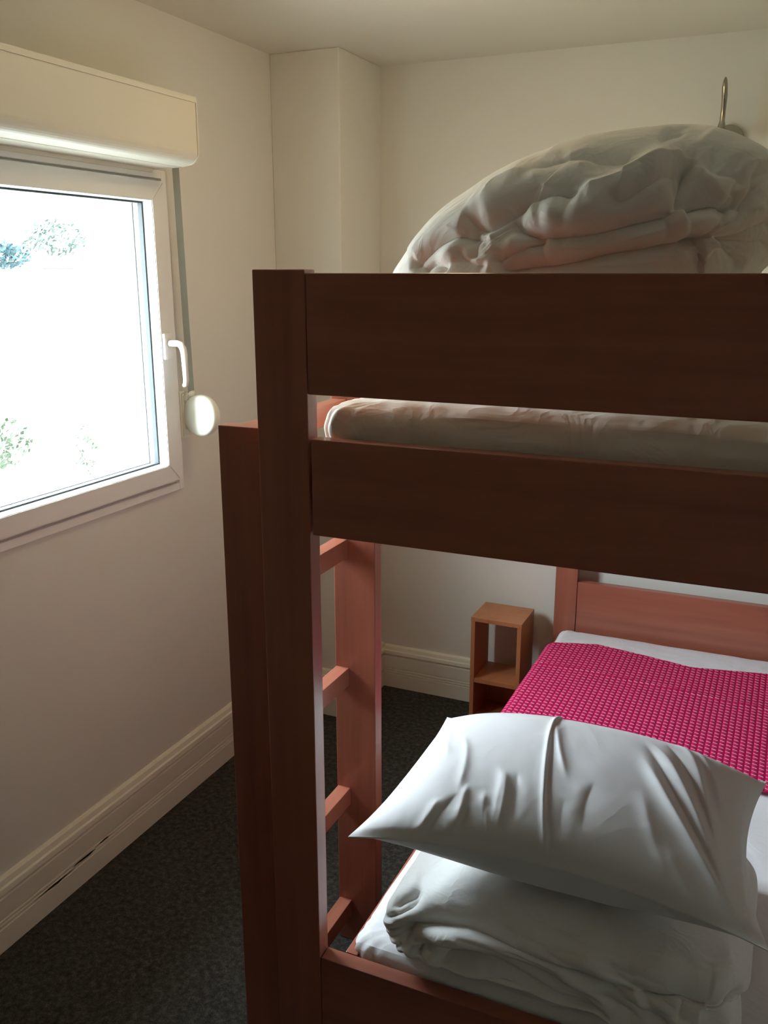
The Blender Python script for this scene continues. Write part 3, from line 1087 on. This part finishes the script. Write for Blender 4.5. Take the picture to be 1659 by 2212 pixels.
# ---- pillow
def pillow():
    NL, NR = on(752, 1808, 2, 0.690), on(1662, 2056, 2, 0.665)
    FL, FR = on(966, 1550, 2, 0.765), on(1657, 1690, 2, 0.745)
    nu, nv = 300, 220
    s, t = np.meshgrid(np.linspace(-1, 1, nu), np.linspace(-1, 1, nv), indexing='ij')
    s, t = s.ravel(), t.ravel()
    # seams draw in between the corners
    ss = s * (1 - np.where(s > 0, 0.105, 0.050) * (1 - t ** 2) * np.abs(s) ** 3)
    ts = t * (1 - np.where(t < 0, 0.170, 0.060) * (1 - s ** 2) * np.abs(t) ** 3)
    a, b = (ss + 1) / 2, (ts + 1) / 2
    P = ((1 - a) * (1 - b))[:, None] * NL + (a * (1 - b))[:, None] * NR + ((1 - a) * b)[:, None] * FL + (a * b)[:, None] * FR
    e = np.clip((1 - np.abs(s) ** 2.4), 0, 1) ** 0.72 * np.clip((1 - np.abs(t) ** 2.4), 0, 1) ** np.where(t < 0, 0.80, 0.62)
    e = e * (0.62 + 0.38 * sstep((1 - np.abs(t)) / 0.09)) * (0.75 + 0.25 * sstep((1 - np.abs(s)) / 0.06))
    up = np.cross(NR - NL, FL - NL)
    up /= np.linalg.norm(up)
    top_h = 0.140 * e ** 0.9 * (1 + 0.14 * t)
    bot_h = 0.118 * e ** 0.9
    Q = np.c_[s, t]

    def K(*pts):
        """traced on the zoomed view -> (s, t) of the pillow, found on its raised top"""
        out = []
        for u, v in pts:
            q = on_plane(740 + u / 1.8052, 1480 + v / 1.8052, (NL + FR) / 2 + up * 0.06, up)
            x = (q - up * 0.06) - NL
            ex, ey = (NR - NL), (FL - NL)
            m = np.array([[ex @ ex, ex @ ey], [ex @ ey, ey @ ey]])
            r = np.linalg.solve(m, np.array([x @ ex, x @ ey]))
            out.append((2 * r[0] - 1, 2 * r[1] - 1))
        return out
    h = np.zeros(len(s))
    h += ridge(Q, K((975, 110), (900, 200), (850, 290), (820, 400), (795, 540), (775, 685)), 0.0050, 0.014, 0.05)
    h += flap(Q, K((780, 685), (800, 540), (825, 400), (855, 290), (905, 200), (980, 110)), 0.0030, 0.25, 0.010, 0.4, 0.02, 0.05)
    for pts, am in ((((650, 430), (650, 490), (620, 560), (590, 610)), .0060), (((560, 480), (555, 560), (545, 630)), .0050), (((500, 450), (460, 520), (425, 590)), .0060),
                    (((620, 410), (640, 460), (600, 540), (575, 600)), .0040), (((470, 250), (500, 330), (480, 420), (440, 500)), .0040), (((870, 250), (870, 380), (900, 500)), .0050),
                    (((440, 180), (400, 260), (420, 350)), .0035), (((380, 470), (330, 520), (250, 560)), .0040)):
        h += ridge(Q, K(*pts), am * 1.2, 0.024)
    for pts, am in ((((235, 590), (310, 560), (400, 500), (470, 470)), .005), (((430, 600), (450, 560), (500, 520)), .005), (((700, 440), (690, 520), (660, 600)), .004), (((540, 620), (548, 560), (570, 500)), .004),
                    (((330, 600), (400, 590), (470, 540)), .004), (((880, 540), (860, 600), (850, 660)), .003), (((940, 640), (960, 560), (1010, 500)), .003)):
        h += fold(Q, K(*pts), am, 0.014, 0.040, 0.3)
    # long folds sweeping to the near right corner
    for pts, am in ((((1215, 400), (1290, 540), (1400, 680), (1500, 800), (1600, 930)), .011), (((1250, 320), (1340, 430), (1440, 600), (1520, 780), (1610, 950)), .009),
                    (((1380, 260), (1470, 400), (1510, 600), (1560, 820)), .008), (((1270, 680), (1340, 780), (1420, 900)), .006), (((1480, 300), (1560, 450), (1590, 600)), .006),
                    (((1200, 520), (1230, 680), (1300, 820)), .004)):
        h += ridge(Q, K(*pts), am, 0.040, 0.3)
    for pts, am in ((((1240, 350), (1330, 500), (1450, 680), (1560, 860)), .006), (((1340, 330), (1460, 500), (1530, 700)), .005)):
        h += crease(Q, K(*pts), am, 0.02, 0.4, 0.05)
    h *= e ** 0.35
    h += e ** 0.5 * (vnoise(P, 5, 41, 3) * 0.005)
    sag = -0.022 * np.clip(-t, 0, 1) ** 3 * (1 - s ** 2)
    top = P + up * (top_h + h - sag)[:, None]
    bot = P - up * (bot_h + e * vnoise(P, 8, 43, 2) * 0.008 + sag)[:, None]
    Fc = grid_faces(nu, nv)
    n0 = len(top)
    V = np.vstack([top, bot])
    F2 = list(Fc) + [tuple(i + n0 for i in reversed(f)) for f in Fc]
    rim = [i * nv for i in range(nu)] + [(nu - 1) * nv + j for j in range(1, nv)] + [i * nv + nv - 1 for i in range(nu - 2, -1, -1)] + [j for j in range(nv - 2, 0, -1)]
    # a narrow stitched seam edge
    V[rim] += up * 0.0012
    V[[r + n0 for r in rim]] -= up * 0.0012
    for a_, b_2 in zip(rim, rim[1:] + rim[:1]):
        F2.append((b_2, a_, a_ + n0, b_2 + n0))
    return V, F2


V_, F_ = pillow()
tag(np_obj('pillow', V_, F_, PILLOWCASE, origin=(-0.3, 1.65, 0.65)), 'plump white pillow lying on top of the folded duvet', 'pillow')

# ------------------------------------------------------------------ bedside shelf
sx0, sx1, sy0, sy1, sz = -1.022, -0.824, 3.100, 3.281, 0.466
st = thing('bedside_shelf', 'small open orange-brown wooden bedside shelf unit beside the headboard', 'bedside shelf', ((sx0 + sx1) / 2, (sy0 + sy1) / 2, 0))
p = 0.016
obj('top_panel', box(sx0 - 0.0008, sx1 + 0.0008, sy0 - 0.001, sy1, sz - p, sz, 0.0012), SHELF_Z, st)
obj('side_panel', box(sx0, sx0 + p, sy0, sy1, 0, sz - p, 0.001), SHELF_Z, st)
obj('side_panel', box(sx1 - p, sx1, sy0, sy1, 0, sz - p, 0.001), SHELF_Z, st)
obj('shelf_panel', box(sx0 + p, sx1 - p, sy0 + 0.002, sy1, 0.196, 0.212, 0.001), SHELF_Z, st)
obj('bottom_panel', box(sx0 + p, sx1 - p, sy0 + 0.002, sy1, 0.03, 0.046, 0.001), SHELF_Z, st)
obj('back_panel', box(sx0 + p, sx1 - p, sy1 - 0.010, sy1 - 0.002, 0.046, 0.196), SHELF_Z, st)

# ------------------------------------------------------------------ outside the window
PALE = mat('pale_render', (0.86, 0.85, 0.82), 0.9)[0]
GRAVEL = mat('dark_gravel', (0.24, 0.24, 0.22), 0.95)[0]
COPING = mat('dark_coping_stone', (0.008, 0.007, 0.007), 0.8)[0]
struct(obj('ground', box(-24, XL - T, -14, 26, -0.9, -0.8), GRAVEL))
gw_ = thing('garden_wall', 'pale rendered garden wall outside, behind the shrubs', 'garden wall', (-8.0, 6, -0.8))
obj('wall_body', box(-8.2, -8.0, -3, 20, -0.8, 1.76), PALE, gw_)
obj('wall_coping', box(-8.24, -7.96, 8.22, 8.72, 1.76, 1.785, 0.01), COPING, gw_)


def leafy(center, rad, n, size, seed, flat=1.0):
    r = random.Random(seed)
    bm = bmesh.new()
    for i in range(n):
        while True:
            q = Vector((r.uniform(-1, 1), r.uniform(-1, 1), r.uniform(-1, 1)))
            if 0.25 < q.length < 1:
                break
        p = Vector(center) + Vector((q.x * rad[0], q.y * rad[1], q.z * rad[2]))
        s = size * r.uniform(0.5, 1.2)
        a = Vector((r.gauss(0, 1), r.gauss(0, 1), r.gauss(0, 1))).normalized()
        b = a.orthogonal().normalized()
        c = a.cross(b)
        vs = [bm.verts.new(p + b * s), bm.verts.new(p + c * s * 0.45 + a * s * 0.1), bm.verts.new(p - b * s), bm.verts.new(p - c * s * 0.45 + a * s * 0.1)]
        bm.faces.new(vs)
    return bm


def leaf_mat(name, c):
    return mat(name, c, 0.6, spec=0.2)[0]


LG = [leaf_mat('leaf_blue_green', (0.012, 0.027, 0.031)), leaf_mat('leaf_pale_green', (0.021,0.030,0.025)), leaf_mat('leaf_yellow_green', (0.024,0.034,0.019))]
BARK = mat('pale_bark', (0.30, 0.26, 0.22), 0.9)[0]


def plant(name, x, u, v, ru, rv, n, size, m, label, cat, seed, ground=-0.8, group=None):
    c_ = on(u, v, 0, x)
    e_ = on(u + ru, v, 0, x)
    f_ = on(u, v + rv, 0, x)
    rad = (abs(e_[1] - c_[1]) * 0.8, abs(e_[1] - c_[1]), abs(f_[2] - c_[2]))
    t_ = thing(name, label, cat, (x, c_[1], ground), group)
    obj('foliage', leafy(c_, rad, n, size, seed), m, t_)
    bm_ = tube([(x, c_[1], ground), (x + 0.03, c_[1] + 0.02, (ground + c_[2]) / 2), (x, c_[1], c_[2])], [0.035, 0.028, 0.012], 8)
    for k in range(5):
        an = k * 1.3 + seed
        tube([(x, c_[1], c_[2] - rad[2] * 0.5), (x + 0.5 * rad[0] * math.cos(an), c_[1] + 0.6 * rad[1] * math.sin(an), c_[2] + rad[2] * 0.5 * math.sin(k))], [0.012, 0.004], 5, bm=bm_)
    obj('trunk' if cat == 'tree' else 'stem', bm_, BARK, t_)
    return t_


plant('garden_tree', -9.4, 118, 515, 50, 42, 420, 0.050, LG[1], 'pale green leafy tree outside, rounder one near the middle of the window', 'tree', 1)
plant('garden_tree', -9.4, -10, 550, 62, 34, 700, 0.055, LG[0], 'dark blue-green tree at the left edge of the window view', 'tree', 2)
plant('garden_shrub', -6.6, 5, 958, 54, 56, 300, 0.045, LG[2], 'bright green shrub low at the left edge of the window view', 'shrub', 3)
plant('garden_shrub', -6.6, 186, 975, 20, 62, 130, 0.030, LG[2], 'thin wispy shrub outside low near the right of the window', 'shrub', 4)
